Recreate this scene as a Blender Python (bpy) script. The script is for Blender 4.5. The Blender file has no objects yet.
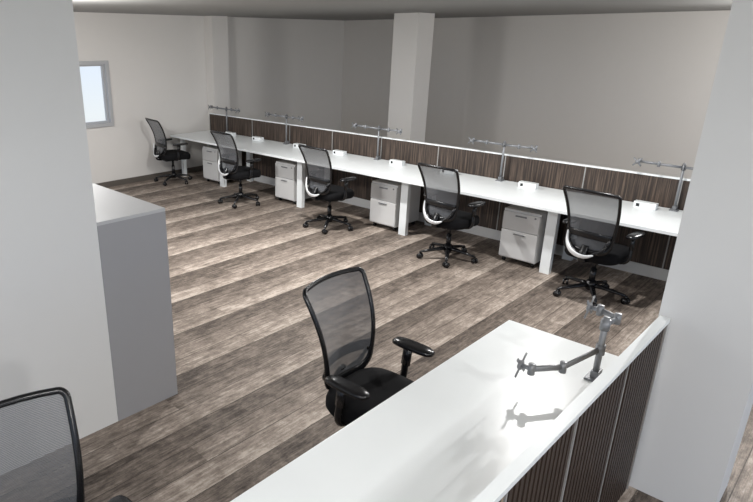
import bpy, bmesh, math
from mathutils import Vector, Matrix
# ---------------- dimensions (metres) ----------------
ZD=.741;YF=5.782;YP=6.65;ZP=1.043;ZPN=1.021;XD=-1.358;YD=3.166;XPN=-.60;XC=-3.044;YC=1.933;ZC=1.322;YC0=1.479
XW=-8.92;YW=10.43;ZT=2.67;W1=1.96;W2=1.0;X0=-2.271;S=1.788;YL=5.969
CH=[(-1.72,5.70),(-3.22,5.65),(-4.91,5.57),(-6.62,5.52),(-8.48,5.60)]
CN=(-1.64,2.29);CL=(-1.635,.49);PA=(-.765,2.85)
# ---------------- helpers ----------------
scene=bpy.context.scene
def lin(c):
    return tuple(((v/255)/12.92 if v/255<=.04045 else ((v/255+.055)/1.055)**2.4) for v in c)+(1,)
def newmat(name):
    m=bpy.data.materials.new(name);m.use_nodes=True;nt=m.node_tree;return m,nt,nt.nodes['Principled BSDF']
def pbr(name,c,rough=.5,metal=0,var=.04,scale=8,spec=.5,bump=0):
    m,nt,b=newmat(name);b.inputs['Roughness'].default_value=rough;b.inputs['Metallic'].default_value=metal
    b.inputs['Specular IOR Level'].default_value=spec
    tc=nt.nodes.new('ShaderNodeTexCoord');no=nt.nodes.new('ShaderNodeTexNoise');no.inputs['Scale'].default_value=scale
    nt.links.new(tc.outputs['Object'],no.inputs['Vector'])
    mx=nt.nodes.new('ShaderNodeMix');mx.data_type='RGBA';l=lin(c)
    mx.inputs[6].default_value=tuple(v*(1-var) for v in l[:3])+(1,);mx.inputs[7].default_value=tuple(min(1,v*(1+var)) for v in l[:3])+(1,)
    nt.links.new(no.outputs['Fac'],mx.inputs[0]);nt.links.new(mx.outputs[2],b.inputs['Base Color'])
    if bump:
        bp=nt.nodes.new('ShaderNodeBump');bp.inputs['Strength'].default_value=bump;bp.inputs['Distance'].default_value=.002
        n2=nt.nodes.new('ShaderNodeTexNoise');n2.inputs['Scale'].default_value=220;nt.links.new(tc.outputs['Object'],n2.inputs['Vector'])
        nt.links.new(n2.outputs['Fac'],bp.inputs['Height']);nt.links.new(bp.outputs['Normal'],b.inputs['Normal'])
    return m
M={}
M['wall']=pbr('wall_paint',(218,215,211),.85,var=.01,bump=.1)
M['wallback']=pbr('wall_paint_back',(212,208,203),.85,var=.01,bump=.1)
M['wallnear']=pbr('wall_paint_near',(220,220,219),.8,var=.01,bump=.1)
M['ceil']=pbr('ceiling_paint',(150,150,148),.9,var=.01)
M['desk']=pbr('desk_white_laminate',(238,242,243),.3,var=.01)
M['ped']=pbr('pedestal_metal',(205,205,204),.4,var=.01)
M['pedside']=pbr('trim_grey',(150,149,147),.5)
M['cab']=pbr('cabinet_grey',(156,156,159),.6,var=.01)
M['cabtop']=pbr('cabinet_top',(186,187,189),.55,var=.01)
M['blk']=pbr('black_plastic',(22,22,24),.25,var=.1)
M['fab']=pbr('black_fabric',(18,18,20),.9,var=.3,scale=300,spec=.2)
M['alu']=pbr('aluminium',(138,140,143),.5,metal=.5,var=.02)
M['glint']=pbr('pale_glint',(228,230,232),.3,metal=.2,var=.02)  # pale colour standing in for the highlight on the glossy lower back
M['frame']=pbr('window_frame',(175,176,178),.4)
M['base']=pbr('baseboard_vinyl',(92,86,80),.5)
M['slat']=pbr('slat_dark_walnut',(56,45,38),.5,var=.4,scale=25)
M['slatback']=pbr('slat_backing_taupe',(150,134,117),.6,var=.25,scale=12)
def mesh_mat():
    m,nt,b=newmat('chair_mesh');b.inputs['Base Color'].default_value=lin((96,98,102));b.inputs['Roughness'].default_value=.6
    tr=nt.nodes.new('ShaderNodeBsdfTransparent');mx=nt.nodes.new('ShaderNodeMixShader')
    tc=nt.nodes.new('ShaderNodeTexCoord');w=nt.nodes.new('ShaderNodeTexWave');w.bands_direction='Z';w.inputs['Scale'].default_value=60
    nt.links.new(tc.outputs['Object'],w.inputs['Vector'])
    mr=nt.nodes.new('ShaderNodeMapRange');mr.inputs[3].default_value=.62;mr.inputs[4].default_value=.82
    nt.links.new(w.outputs['Fac'],mr.inputs[0]);nt.links.new(mr.outputs[0],mx.inputs[0])
    nt.links.new(tr.outputs[0],mx.inputs[1]);nt.links.new(b.outputs[0],mx.inputs[2])
    nt.links.new(mx.outputs[0],nt.nodes['Material Output'].inputs['Surface']);return m
M['mesh']=mesh_mat()
def panel_mat(name,axis,sc,cols):
    m,nt,b=newmat(name);b.inputs['Roughness'].default_value=.6
    tc=nt.nodes.new('ShaderNodeTexCoord');mp=nt.nodes.new('ShaderNodeMapping')
    mp.inputs['Scale'].default_value=(sc,0,2.0) if axis=='x' else (0,sc,.8)
    no=nt.nodes.new('ShaderNodeTexNoise');no.inputs['Scale'].default_value=1;no.inputs['Detail'].default_value=3;no.inputs['Roughness'].default_value=.6
    nt.links.new(tc.outputs['Object'],mp.inputs['Vector']);nt.links.new(mp.outputs[0],no.inputs['Vector'])
    cr=nt.nodes.new('ShaderNodeValToRGB');e=cr.color_ramp.elements
    e[0].position=.40;e[0].color=lin(cols[0]);e[1].position=.66;e[1].color=lin(cols[2])
    k=e.new(.53);k.color=lin(cols[1])
    nt.links.new(no.outputs['Fac'],cr.inputs[0]);nt.links.new(cr.outputs[0],b.inputs['Base Color']);return m
M['panx']=panel_mat('panel_woodgrain','x',60,[(44,35,30),(68,56,48),(104,88,76)])
def floor_mat():
    m,nt,b=newmat('floor_vinyl_plank');L=nt.links.new
    def nd(t,**k):
        n=nt.nodes.new(t)
        for a,v in k.items(): setattr(n,a,v)
        return n
    def mth(op,a,b_=None):
        n=nd('ShaderNodeMath',operation=op)
        for i,v in enumerate((a,b_)):
            if v is None: continue
            if isinstance(v,(int,float)): n.inputs[i].default_value=v
            else: L(v,n.inputs[i])
        return n.outputs[0]
    tc=nd('ShaderNodeTexCoord');sx=nd('ShaderNodeSeparateXYZ');L(tc.outputs['Object'],sx.inputs[0])
    X=sx.outputs[0];Y=sx.outputs[1]
    PW=.18
    xi=mth('FLOOR',mth('DIVIDE',X,PW));off=mth('MULTIPLY',mth('FRACT',mth('MULTIPLY',xi,.377)),1.3)
    yi=mth('FLOOR',mth('DIVIDE',mth('ADD',Y,off),1.3))
    cb=nd('ShaderNodeCombineXYZ');L(xi,cb.inputs[0]);L(yi,cb.inputs[1])
    wn=nd('ShaderNodeTexWhiteNoise',noise_dimensions='2D');L(cb.outputs[0],wn.inputs['Vector'])
    def noise(sx_,sy_,det,ro,plank):
        mp=nd('ShaderNodeMapping');mp.inputs['Scale'].default_value=(sx_,sy_,1);L(tc.outputs['Object'],mp.inputs['Vector'])
        src=mp.outputs[0]
        if plank:
            ad=nd('ShaderNodeVectorMath',operation='ADD');L(src,ad.inputs[0])
            sc=nd('ShaderNodeVectorMath',operation='SCALE');L(wn.outputs['Color'],sc.inputs[0]);sc.inputs['Scale'].default_value=40;L(sc.outputs[0],ad.inputs[1]);src=ad.outputs[0]
        g=nd('ShaderNodeTexNoise');g.inputs['Scale'].default_value=1;g.inputs['Detail'].default_value=det;g.inputs['Roughness'].default_value=ro;L(src,g.inputs['Vector'])
        return g.outputs['Fac']
    g=noise(70,3.5,5,.72,True);g2=noise(9,4,9,.8,False);g3=noise(20,11,6,.8,True)
    saw=mth('FRACT',mth('DIVIDE',mth('ADD',X,mth('MULTIPLY',mth('SUBTRACT',g2,.5),.07)),PW*3))
    f=mth('ADD',mth('MULTIPLY',mth('POWER',saw,1.3),.42),mth('MULTIPLY',wn.outputs['Value'],.16))
    f=mth('ADD',f,mth('MULTIPLY',mth('SUBTRACT',g,.5),1.1))
    f=mth('ADD',f,mth('MULTIPLY',mth('SUBTRACT',g2,.5),1.2))
    f=mth('ADD',f,mth('MULTIPLY',mth('SUBTRACT',g3,.5),.9))
    f=mth('ADD',f,.25)
    cr=nd('ShaderNodeValToRGB');e=cr.color_ramp.elements
    e[0].position=.08;e[0].color=lin((62,55,51));e[1].position=.95;e[1].color=lin((192,180,169))
    k=e.new(.40);k.color=lin((110,100,92));k=e.new(.68);k.color=lin((148,136,126))
    L(f,cr.inputs[0])
    fx=mth('FRACT',mth('DIVIDE',X,PW));seam=mth('LESS_THAN',mth('MINIMUM',fx,mth('SUBTRACT',1,fx)),.016)
    mx=nd('ShaderNodeMix',data_type='RGBA');mx.inputs[7].default_value=lin((52,46,42));L(cr.outputs[0],mx.inputs[6]);L(mth('MULTIPLY',seam,.7),mx.inputs[0])
    L(mx.outputs[2],b.inputs['Base Color']);b.inputs['Roughness'].default_value=.6;b.inputs['Specular IOR Level'].default_value=.2
    return m
M['floor']=floor_mat()
def link(o,parent=None):
    scene.collection.objects.link(o)
    if parent: o.parent=parent
    return o
def empty(name,loc=(0,0,0),rz=0):
    e=bpy.data.objects.new(name,None);e.empty_display_size=.1;e.location=loc;e.rotation_euler=(0,0,rz);return link(e)
def mk(name,verts,faces,mat,smooth=False,bevel=0):
    me=bpy.data.meshes.new(name);me.from_pydata([tuple(v) for v in verts],[],faces)
    bm=bmesh.new();bm.from_mesh(me)
    if bevel: bmesh.ops.bevel(bm,geom=bm.edges[:],offset=bevel,segments=2,affect='EDGES',profile=.7)
    bmesh.ops.recalc_face_normals(bm,faces=bm.faces[:]);bm.to_mesh(me);bm.free()
    me.materials.append(M[mat])
    if smooth:
        for p in me.polygons:p.use_smooth=True
    return me
def boxes(name,bl,mat,bevel=0):
    V=[];Fc=[]
    for x0,x1,y0,y1,z0,z1 in bl:
        n=len(V);V+=[(x0,y0,z0),(x1,y0,z0),(x1,y1,z0),(x0,y1,z0),(x0,y0,z1),(x1,y0,z1),(x1,y1,z1),(x0,y1,z1)]
        Fc+=[tuple(n+i for i in f) for f in [(0,3,2,1),(4,5,6,7),(0,1,5,4),(1,2,6,5),(2,3,7,6),(3,0,4,7)]]
    return mk(name,V,Fc,mat,bevel=bevel)
def loftm(name,rings,mat,loop=False,cap=True,smooth=True):
    V=[];Fc=[];n=len(rings[0])
    for r_ in rings: V+=r_
    m=len(rings)
    for i in range(m if loop else m-1):
        j=(i+1)%m
        for k in range(n):
            l=(k+1)%n;Fc.append((i*n+k,i*n+l,j*n+l,j*n+k))
    if cap and not loop: Fc.append(tuple(range(n)));Fc.append(tuple((m-1)*n+k for k in range(n)))
    return mk(name,V,Fc,mat,smooth)
def sweep_rings(pts,ra,rb=None,ref=None,seg=10,loop=False):
    pts=[Vector(p) for p in pts];n=len(pts);rings=[]
    for i,p in enumerate(pts):
        if loop: T=(pts[(i+1)%n]-pts[i-1]).normalized()
        else: T=(pts[min(i+1,n-1)]-pts[max(i-1,0)]).normalized()
        rf=Vector(ref) if ref else (Vector((0,0,1)) if abs(T.z)<.9 else Vector((0,1,0)))
        N=(rf-T*rf.dot(T)).normalized();B=T.cross(N)
        a=ra[i] if isinstance(ra,(list,tuple)) else ra;b=(rb[i] if isinstance(rb,(list,tuple)) else rb) if rb else a
        rings.append([p+B*a*math.cos(2*math.pi*k/seg)+N*b*math.sin(2*math.pi*k/seg) for k in range(seg)])
    return rings
def sweep(name,pts,ra,mat,rb=None,ref=None,seg=10,loop=False):
    return loftm(name,sweep_rings(pts,ra,rb,ref,seg,loop),mat,loop=loop)
def join(name,mlist):
    bm=bmesh.new();mats=[]
    for me in mlist:
        off={}
        for i,mt in enumerate(me.materials):
            if mt not in mats:mats.append(mt)
            off[i]=mats.index(mt)
        n0=len(bm.faces);bm.from_mesh(me);bm.faces.ensure_lookup_table()
        for f in bm.faces[n0:]: f.material_index=off.get(f.material_index,0)
    out=bpy.data.meshes.new(name);bm.to_mesh(out);bm.free()
    for mt in mats: out.materials.append(mt)
    return out
def smoothpts(pts,n=6):
    P_=[Vector(p) for p in pts];out=[]
    for i in range(len(P_)-1):
        a=P_[max(i-1,0)];b=P_[i];c=P_[i+1];d=P_[min(i+2,len(P_)-1)]
        for k in range(n):
            t=k/n;out.append(.5*((2*b)+(c-a)*t+(2*a-5*b+4*c-d)*t*t+(3*b-a-3*c+d)*t**3))
    out.append(P_[-1]);return out
def inst(name,parts,loc,rz=0):
    e=empty(name,loc,rz)
    for n,me in parts: link(bpy.data.objects.new(n,me),e)
    return e
def single(name,me,loc=(0,0,0)):
    o=bpy.data.objects.new(name,me);o.location=loc;return link(o)
# ---------------- chair ----------------
def se(a,b,n,k=40):
    out=[]
    for i in range(k):
        t=2*math.pi*i/k;c=math.cos(t);s=math.sin(t)
        out.append((a*math.copysign(abs(c)**(2/n),c),b*math.copysign(abs(s)**(2/n),s)))
    return out
def rrect(rt,rb,k=6,m=7):
    pts=[];hv=.5
    def corner(cu,cv,ru,rv,a0):
        for i in range(k+1):
            a=a0+math.pi/2*i/k;pts.append((cu+ru*math.cos(a),cv+rv*math.sin(a)))
    def line(p,q):
        for i in range(1,m): t=i/m;pts.append((p[0]+(q[0]-p[0])*t,p[1]+(q[1]-p[1])*t))
    ct=rt*hv*.85;cb=rb*hv*.85
    corner(1-rt,1-ct,rt,ct,0);line((1-rt,1),(-1+rt,1))
    corner(-1+rt,1-ct,rt,ct,math.pi/2);line((-1,1-ct),(-1,cb))
    corner(-1+rb,cb,rb,cb,math.pi);line((-1+rb,0),(1-rb,0))
    corner(1-rb,cb,rb,cb,3*math.pi/2);line((1,cb),(1,1-ct))
    return pts
def chair_parts(glint):
    parts=[];ms=[]
    for i in range(5):
        a=2*math.pi*i/5+.3;c,s=math.cos(a),math.sin(a)
        pts=[(r_*c,r_*s,z) for r_,z in [(.02,.115),(.1,.112),(.2,.095),(.3,.078)]]
        ms.append(sweep('leg',pts,[.03,.026,.022,.016],'blk',rb=[.022,.02,.016,.012]))
    ms.append(sweep('hub',[(0,0,.075),(0,0,.16)],.042,'blk',seg=16))
    parts.append(('star_base',join('star_base',ms)))
    ms=[]
    for i in range(5):
        a=2*math.pi*i/5+.3;c,s=math.cos(a),math.sin(a);h=Vector((.305*c,.305*s,.03));t=Vector((math.cos(a+.8),math.sin(a+.8),0))
        for sg in(-1,1): ms.append(sweep('w',[h+t*sg*.007,h+t*sg*.026],.03,'blk',seg=16))
        ms.append(sweep('stem',[h+Vector((0,0,.015)),h+Vector((0,0,.05))],.011,'blk'))
    parts.append(('casters',join('casters',ms)))
    parts.append(('gas_cylinder',join('gas',[sweep('g',[(0,0,.15),(0,0,.28)],.027,'blk',seg=16),sweep('g2',[(0,0,.27),(0,0,.40)],.018,'blk',seg=12)])))
    parts.append(('mechanism',boxes('mech',[(-.09,.09,-.16,.13,.375,.435)],'blk',bevel=.015)))
    rings=[]
    for sc,z in [(.8,.405),(.95,.41),(1,.435),(1,.475),(.97,.50),(.9,.513),(.7,.519),(.4,.517),(.1,.515)]:
        rings.append([Vector((x*sc,y*sc+.02,z-(.02*max(0,(y*sc)/.25)**2))) for x,y in se(.25,.25,3.6)])
    parts.append(('seat_cushion',loftm('seat',rings,'fab')))
    def Sf(u,v,off=0):
        w=.174+.072*max(0,v)**.8
        z=.515+.55*v+.010*(1-u*u)*(1 if v>.5 else -1)
        y=-.245+.03*math.sin(v*math.pi)-.12*v*v+.04*u*u
        return Vector((u*w,y+off,z))
    bd=rrect(.12,.32)
    V=[];Fc=[];K=7;n=len(bd)
    for k in range(1,K+1):
        for u,v in bd: V.append(Sf(u*k/K,.5+(v-.5)*k/K))
    V.append(Sf(0,.5))
    for k in range(K-1):
        for i in range(n):
            j=(i+1)%n;Fc.append((k*n+i,k*n+j,(k+1)*n+j,(k+1)*n+i))
    for i in range(n):Fc.append((len(V)-1,i,(i+1)%n))
    parts.append(('back_mesh',mk('back_mesh',V,Fc,'mesh',True)))
    b2=[]
    for p in bd:
        if not b2 or (abs(p[0]-b2[-1][0])+abs(p[1]-b2[-1][1]))>1e-4: b2.append(p)
    parts.append(('back_frame',sweep('back_frame',[Sf(u,v) for u,v in b2],[.014+.014*max(0,.3-v)*3.3 for u,v in b2],'blk',rb=.012,ref=(0,1,.2),seg=10,loop=True)))
    lum=[Sf(-.96+1.92*i/12,.25+.03*math.cos((i/12-.5)*math.pi),-.012) for i in range(13)]
    parts.append(('lumbar_support',sweep('lumbar',lum,[.032]*13,'blk',rb=.006,ref=(0,1,0))))
    ms=[sweep('sp',smoothpts([(0,-.1,.41),(0,-.22,.405),(0,-.285,.43),(0,-.275,.50),(0,-.245,.56)]),.034,'blk',rb=.014,ref=(0,1,.3))]
    for sg in(-1,1): ms.append(sweep('y',smoothpts([(0,-.285,.45),(sg*.08,-.272,.50),(sg*.15,-.24,.55),(sg*.182,-.205,.64)]),.018,'blk',rb=.012))
    parts.append(('back_support',join('back_support',ms)))
    if glint:  # added pale arc imitating a specular crescent, not a chair part
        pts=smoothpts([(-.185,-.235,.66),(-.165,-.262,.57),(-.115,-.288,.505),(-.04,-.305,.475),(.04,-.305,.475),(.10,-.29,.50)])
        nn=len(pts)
        parts.append(('back_glint',sweep('back_glint',pts,[.006+.018*math.sin(math.pi*i/(nn-1)) for i in range(nn)],'glint',rb=.006,ref=(0,1,.2))))
    ms=[]
    for sg in(-1,1):
        ms.append(sweep('a',smoothpts([(sg*.10,-.03,.41),(sg*.24,-.03,.415),(sg*.292,-.03,.46),(sg*.292,-.02,.56),(sg*.292,-.01,.655)]),.022,'blk',rb=.014,ref=(1,0,.3)))
        ms.append(sweep('a2',[(sg*.292,-.02,.55),(sg*.292,-.01,.665)],.03,'blk',rb=.017,ref=(1,0,.0)))
        rg=[[Vector((x*sc+sg*.292,y*sc+.02,z)) for x,y in se(.045,.13,3,24)] for sc,z in [(.8,.662),(1,.668),(1,.682),(.9,.692),(.5,.695)]]
        ms.append(loftm('pad',rg,'blk'))
    parts.append(('armrests',join('armrests',ms)))
    return parts
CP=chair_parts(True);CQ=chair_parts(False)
rots=[-.12,-.1,-.06,-.05,-.15]
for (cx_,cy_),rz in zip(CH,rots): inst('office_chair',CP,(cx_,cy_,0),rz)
inst('office_chair',CQ,(CN[0],CN[1],0),-math.pi/2+.02)
inst('office_chair',CQ,(CL[0],CL[1],0),-math.pi/2-.05)
# ---------------- bench desks ----------------
DEP=YP-YF
def desk_parts(w,leftleg=False):
    p=[]
    p.append(('desktop',boxes('desktop',[(0.001,w-.001,0,DEP-.005,ZD-.03,ZD)],'desk',bevel=.003)))
    lg=[(w-.05,w+.05,YL-YF,YL-YF+.06,0,ZD-.03),(w-.05,w+.05,YL-YF,DEP-.02,ZD-.075,ZD-.03),(w-.05,w+.05,DEP-.1,DEP-.04,0,ZD-.03)]
    if leftleg: lg+=[(.03,.1,a,b,c,d) for _,_,a,b,c,d in lg[:3]]
    p.append(('leg_frame',boxes('leg_frame',lg,'desk')))
    n=max(1,round(w/.9));pw=w/n;pn=[];tr=[]
    for i in range(n):
        pn+= [(i*pw+.006,(i+1)*pw-.006,DEP+.004,DEP+.036,.12,ZP-.014)]
        tr+= [(i*pw-.006,i*pw+.006,DEP+.001,DEP+.039,.0,ZP-.014)]
    p.append(('privacy_panel',boxes('privacy_panel',pn,'panx')))
    p.append(('panel_posts',boxes('panel_posts',tr,'pedside')))
    p.append(('panel_cap',boxes('panel_cap',[(0,w,DEP,DEP+.04,ZP-.015,ZP)],'desk')))
    p.append(('panel_kick',boxes('panel_kick',[(0,w,DEP-.003,DEP+.043,.0,.12)],'ped')))
    return p
full=desk_parts(S)
XL0=X0-3*S
inst('workstation_desk',full,(X0,YF,0))
for k in range(1,4): inst('workstation_desk',full,(X0-k*S,YF,0))
WL=XL0-(XW+.12)
inst('workstation_desk',desk_parts(WL,True),(XL0-WL,YF,0))
pmod=[('housing',boxes('housing',[(-.1,.1,-.04,.04,0,.06)],'desk',bevel=.008)),('socket_face',boxes('sockets',[(-.075,-.045,-.0415,-.039,.015,.045)],'blk'))]
for x in (-1.6,-2.78,-3.78,-4.55,-5.55,-6.35,-7.3,-8.0): inst('power_module',pmod,(x,YP-.17,ZD))
pp=[('body',boxes('body',[(-.2,.2,.01,.52,.06,.6)],'ped',bevel=.004)),
    ('drawer_fronts',boxes('drawer_fronts',[(-.197,.197,-.008,.012,.385,.575),(-.197,.197,-.008,.012,.075,.375)],'ped',bevel=.004)),
    ('handles',boxes('handles',[(-.06,.06,-.022,-.008,.535,.548),(-.06,.06,-.022,-.008,.335,.348)],'alu',bevel=.003)),
    ('lock',sweep('lock',[(.15,-.008,.55),(.15,-.014,.55)],.009,'alu'))]
ms=[]
for sx in(-.16,.16):
    for sy in(.06,.46):
        ms.append(sweep('c',[(sx-.012,sy,.025),(sx+.012,sy,.025)],.025,'blk',seg=14));ms.append(boxes('cb',[(sx-.016,sx+.016,sy-.015,sy+.015,.03,.06)],'blk'))
pp.append(('casters',join('casters',ms)))
for k in range(-1,4): inst('file_pedestal',pp,(X0-k*S-.32,YL+.02,0))
# monitor arms
def arm_parts(post_h,arms,rot=0,th=1.0):
    p=[('clamp',boxes('clamp',[(-.035,.035,-.045,.035,0,.012),(-.018,.018,-.018,.04,.012,.045)],'alu',bevel=.003)),
       ('post',sweep('post',[(0,0,0),(0,0,post_h)],.0165*th,'alu',seg=14))]
    ms=[]
    for A_ in arms:
        pts=[Vector(a) for a in A_]
        ms.append(sweep('col',[pts[0]-Vector((0,0,.025)),pts[0]+Vector((0,0,.025))],.025*th,'alu',seg=14))
        for i in range(len(pts)-1):
            ms.append(sweep('seg',[pts[i],pts[i+1]],.011*th,'alu',rb=.017*th))
            ms.append(sweep('j',[pts[i+1]-Vector((0,0,.026)),pts[i+1]+Vector((0,0,.026))],.018*th,'alu',seg=14))
        e=pts[-1];n=Vector((0,-1,0)) if rot==0 else Vector((-1,0,0));t=Vector((1,0,0)) if rot==0 else Vector((0,1,0))
        c=e+n*.05
        ms.append(sweep('tilt',[e,c],.012*th,'alu'))
        z=Vector((0,0,1))
        for s1,s2 in((1,1),(1,-1)):
            ms.append(sweep('x',[c+(t*s1+z*s2)*.05*min(th,.9),c-(t*s1+z*s2)*.05*min(th,.9)],.010*th,'alu',rb=.004,ref=tuple(n)))
        ms.append(sweep('hub',[c-n*.006,c+n*.008],.025*th,'alu',seg=14))
    p.append(('arms',join('arms',ms)));return p
AP=arm_parts(.46,[[(0,0,.42),(-.2,-.04,.43),(-.38,-.02,.43)],[(0,0,.42),(.2,-.06,.43),(.38,-.03,.43)]],th=.75)
for k in range(5):
    x=X0+S/2-k*S if k<4 else -8.22
    inst('monitor_arm',AP,(x,YP-.07,ZD))
# ---------------- near desk ----------------
Y0N=-1.8
e=empty('reception_desk',(0,0,0))
sl=[]
y=YD-.012
while y>YD-3.84:
    if ((YD-y)%.55)>.02 and ((YD-y)%.55)<.525: sl.append((XPN+.014,XPN+.0215,y-.024,y,.02,ZPN-.022))
    y-=.040
for n,me in [('desktop',boxes('desktop',[(XD,XPN-.02,Y0N,YD,ZD-.03,ZD)],'desk',bevel=.003)),
  ('leg_frame',boxes('lf',[(XD+.12,XD+.18,y-.05,y+.05,0,ZD-.03) for y in(YD-.06,1.35,Y0N+.06)]+[(XD+.12,XPN-.03,y-.05,y+.05,ZD-.075,ZD-.03) for y in(YD-.06,1.35,Y0N+.06)],'desk')),
  ('privacy_panel',boxes('pp',[(XPN-.016,XPN+.014,y0,y1,.02,ZPN-.02) for y0,y1 in [(YD-.55*(i+1)+.006,YD-.55*i-.006) for i in range(7)]],'slatback')),
  ('panel_slats',boxes('ps',sl,'slat')),
  ('panel_posts',boxes('pt',[(XPN-.02,XPN+.02,YD-.55*i-.006,YD-.55*i+.006,0,ZPN-.02) for i in range(8)],'pedside')),
  ('panel_cap',boxes('pc',[(XPN-.022,XPN+.024,YD-3.86,YD+.008,ZPN-.022,ZPN)],'desk'))]: link(bpy.data.objects.new(n,me),e)
NA=arm_parts(.33,[[(0,0,.16),(-.07,-.25,.135),(-.16,-.38,.14)],[(0,0,.29),(.02,.10,.295),(-.07,.13,.30)]],rot=1,th=.9)
inst('monitor_arm',NA,(PA[0],PA[1],ZD))
# ---------------- room ----------------
XR=4.0;YN=-3.2
single('floor',mk('floor',[(XW-.2,YN,0),(XR,YN,0),(XR,YW+.2,0),(XW-.2,YW+.2,0)],[(0,1,2,3)],'floor'))
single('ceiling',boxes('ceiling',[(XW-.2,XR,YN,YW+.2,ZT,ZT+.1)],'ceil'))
wy0,wy1=3.5,4.78
single('wall_left',boxes('wall_left',[(XW-.2,XW,YN,wy0,0,ZT),(XW-.2,XW,wy1,YW+.2,0,ZT),(XW-.2,XW,wy0,wy1,0,W2),(XW-.2,XW,wy0,wy1,W1,ZT)],'wall'))
single('wall_back',boxes('wall_back',[(XW,XR,YW,YW+.2,0,ZT)],'wallback'))
single('wall_near_left',boxes('wall_near_left',[(XC-.2,XC,YN,YC0,0,ZT)],'wallnear'))
fr=.055
def ring(x0,x1,a,b,c,d,w):
    return [(x0,x1,a,a+w,c,d),(x0,x1,b-w,b,c,d),(x0,x1,a+w,b-w,c,c+w),(x0,x1,a+w,b-w,d-w,d)]
single('window_1',boxes('window_1',ring(XW-.05,XW+.035,wy0-.02,wy1+.02,W2-.02,W1+.02,fr)+ring(XW-.08,XW-.03,wy0+.03,wy1-.03,W2+.03,W1-.03,.03),'frame'))
single('baseboard_left',boxes('bb',[(XW,XW+.012,YN,YW,0,.09)],'base'))
single('column_left',boxes('col',[(XW,-8.70,6.705,7.05,0,ZT)],'wall'))
single('column_middle',boxes('col',[(-5.91,-5.46,8.08,8.50,0,ZT)],'wall'))
single('column_right',boxes('col',[(-.632,-.21,YD+.03,YD+.42,0,ZT)],'wallnear'))
e=empty('storage_cabinet',(0,0,0))
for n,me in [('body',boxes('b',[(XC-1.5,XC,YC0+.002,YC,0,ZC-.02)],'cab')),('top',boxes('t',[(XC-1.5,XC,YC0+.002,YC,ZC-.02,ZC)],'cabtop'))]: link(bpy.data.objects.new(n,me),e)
# ---------------- lights ----------------
def area(name,loc,size,pw,col=(1,.985,.965)):
    l=bpy.data.lights.new(name,'AREA');l.shape='DISK';l.size=size;l.energy=pw;l.color=col
    o=bpy.data.objects.new(name,l);o.location=loc;link(o)
def point(name,loc,r,pw,col=(1,.985,.965)):
    l=bpy.data.lights.new(name,'POINT');l.shadow_soft_size=r;l.energy=pw;l.color=col
    o=bpy.data.objects.new(name,l);o.location=loc;link(o)
def spot(name,loc,tgt,ang,r,pw):
    l=bpy.data.lights.new(name,'SPOT');l.shadow_soft_size=r;l.energy=pw;l.spot_size=math.radians(ang);l.spot_blend=.6;l.color=(1,.985,.965)
    o=bpy.data.objects.new(name,l);o.location=loc;o.rotation_euler=(Vector(tgt)-Vector(loc)).to_track_quat('-Z','Y').to_euler();link(o)
for i,(x_,y_,pw) in enumerate([(-1.8,5.0,55),(-4.6,4.6,85),(-.6,-.6,45),(-6.2,1.7,60),(1.8,2.4,40)]):
    area('downlight',(x_,y_,ZT-.03),.12,pw)
point('fill_light',(-.7,8.2,2.2),.35,125)  # unseen fill added to light the back wall
point('fill_light',(-6.0,2.6,2.2),.25,130)  # unseen fill added to brighten the left wall
point('fill_light',(.9,.2,2.2),.12,85)  # unseen fill added beside the camera, below ceiling level
spot('spotlight',(-1.0,8.3,2.4),(-1.0,2.0,.74),42,.03,650)
w=bpy.data.worlds.new('World');scene.world=w;w.use_nodes=True;nt=w.node_tree;bg=nt.nodes['Background']
tc=nt.nodes.new('ShaderNodeTexCoord');sp=nt.nodes.new('ShaderNodeSeparateXYZ');nt.links.new(tc.outputs['Generated'],sp.inputs[0])
mr=nt.nodes.new('ShaderNodeMapRange');mr.inputs[1].default_value=-.35;mr.inputs[2].default_value=.5;nt.links.new(sp.outputs[2],mr.inputs[0])
cr=nt.nodes.new('ShaderNodeValToRGB');e_=cr.color_ramp.elements
e_[0].position=0;e_[0].color=(.66,.68,.66,1);e_[1].position=1;e_[1].color=(.62,.76,1.0,1)
for p_,c_ in [(.28,(.86,.92,.95,1)),(.36,(.80,.89,1,1)),(.46,(.58,.73,1,1))]:
    k=e_.new(p_);k.color=c_
nt.links.new(mr.outputs[0],cr.inputs[0]);nt.links.new(cr.outputs[0],bg.inputs[0]);bg.inputs[1].default_value=1.0
# ---------------- camera ----------------
f=595.995;cx=282.946;cy=253.09;H=2.297
pt,yw,rl=[math.radians(a) for a in (19.754,46.011,.055)]
F=Vector((-math.sin(yw)*math.cos(pt),math.cos(yw)*math.cos(pt),-math.sin(pt)))
R0=Vector((math.cos(yw),math.sin(yw),0));D0=F.cross(R0)
R=math.cos(rl)*R0-math.sin(rl)*D0;D=math.cos(rl)*D0+math.sin(rl)*R0
cd=bpy.data.cameras.new('camera');co=bpy.data.objects.new('camera',cd);link(co)
cd.sensor_width=36;cd.lens=f*36/753;cd.shift_x=(376.5-cx)/753;cd.shift_y=-(251-cy)/753
cd.clip_start=.02
co.matrix_world=Matrix(((R[0],-D[0],-F[0],0),(R[1],-D[1],-F[1],0),(R[2],-D[2],-F[2],H),(0,0,0,1)));scene.camera=co
scene.view_settings.view_transform='Standard'
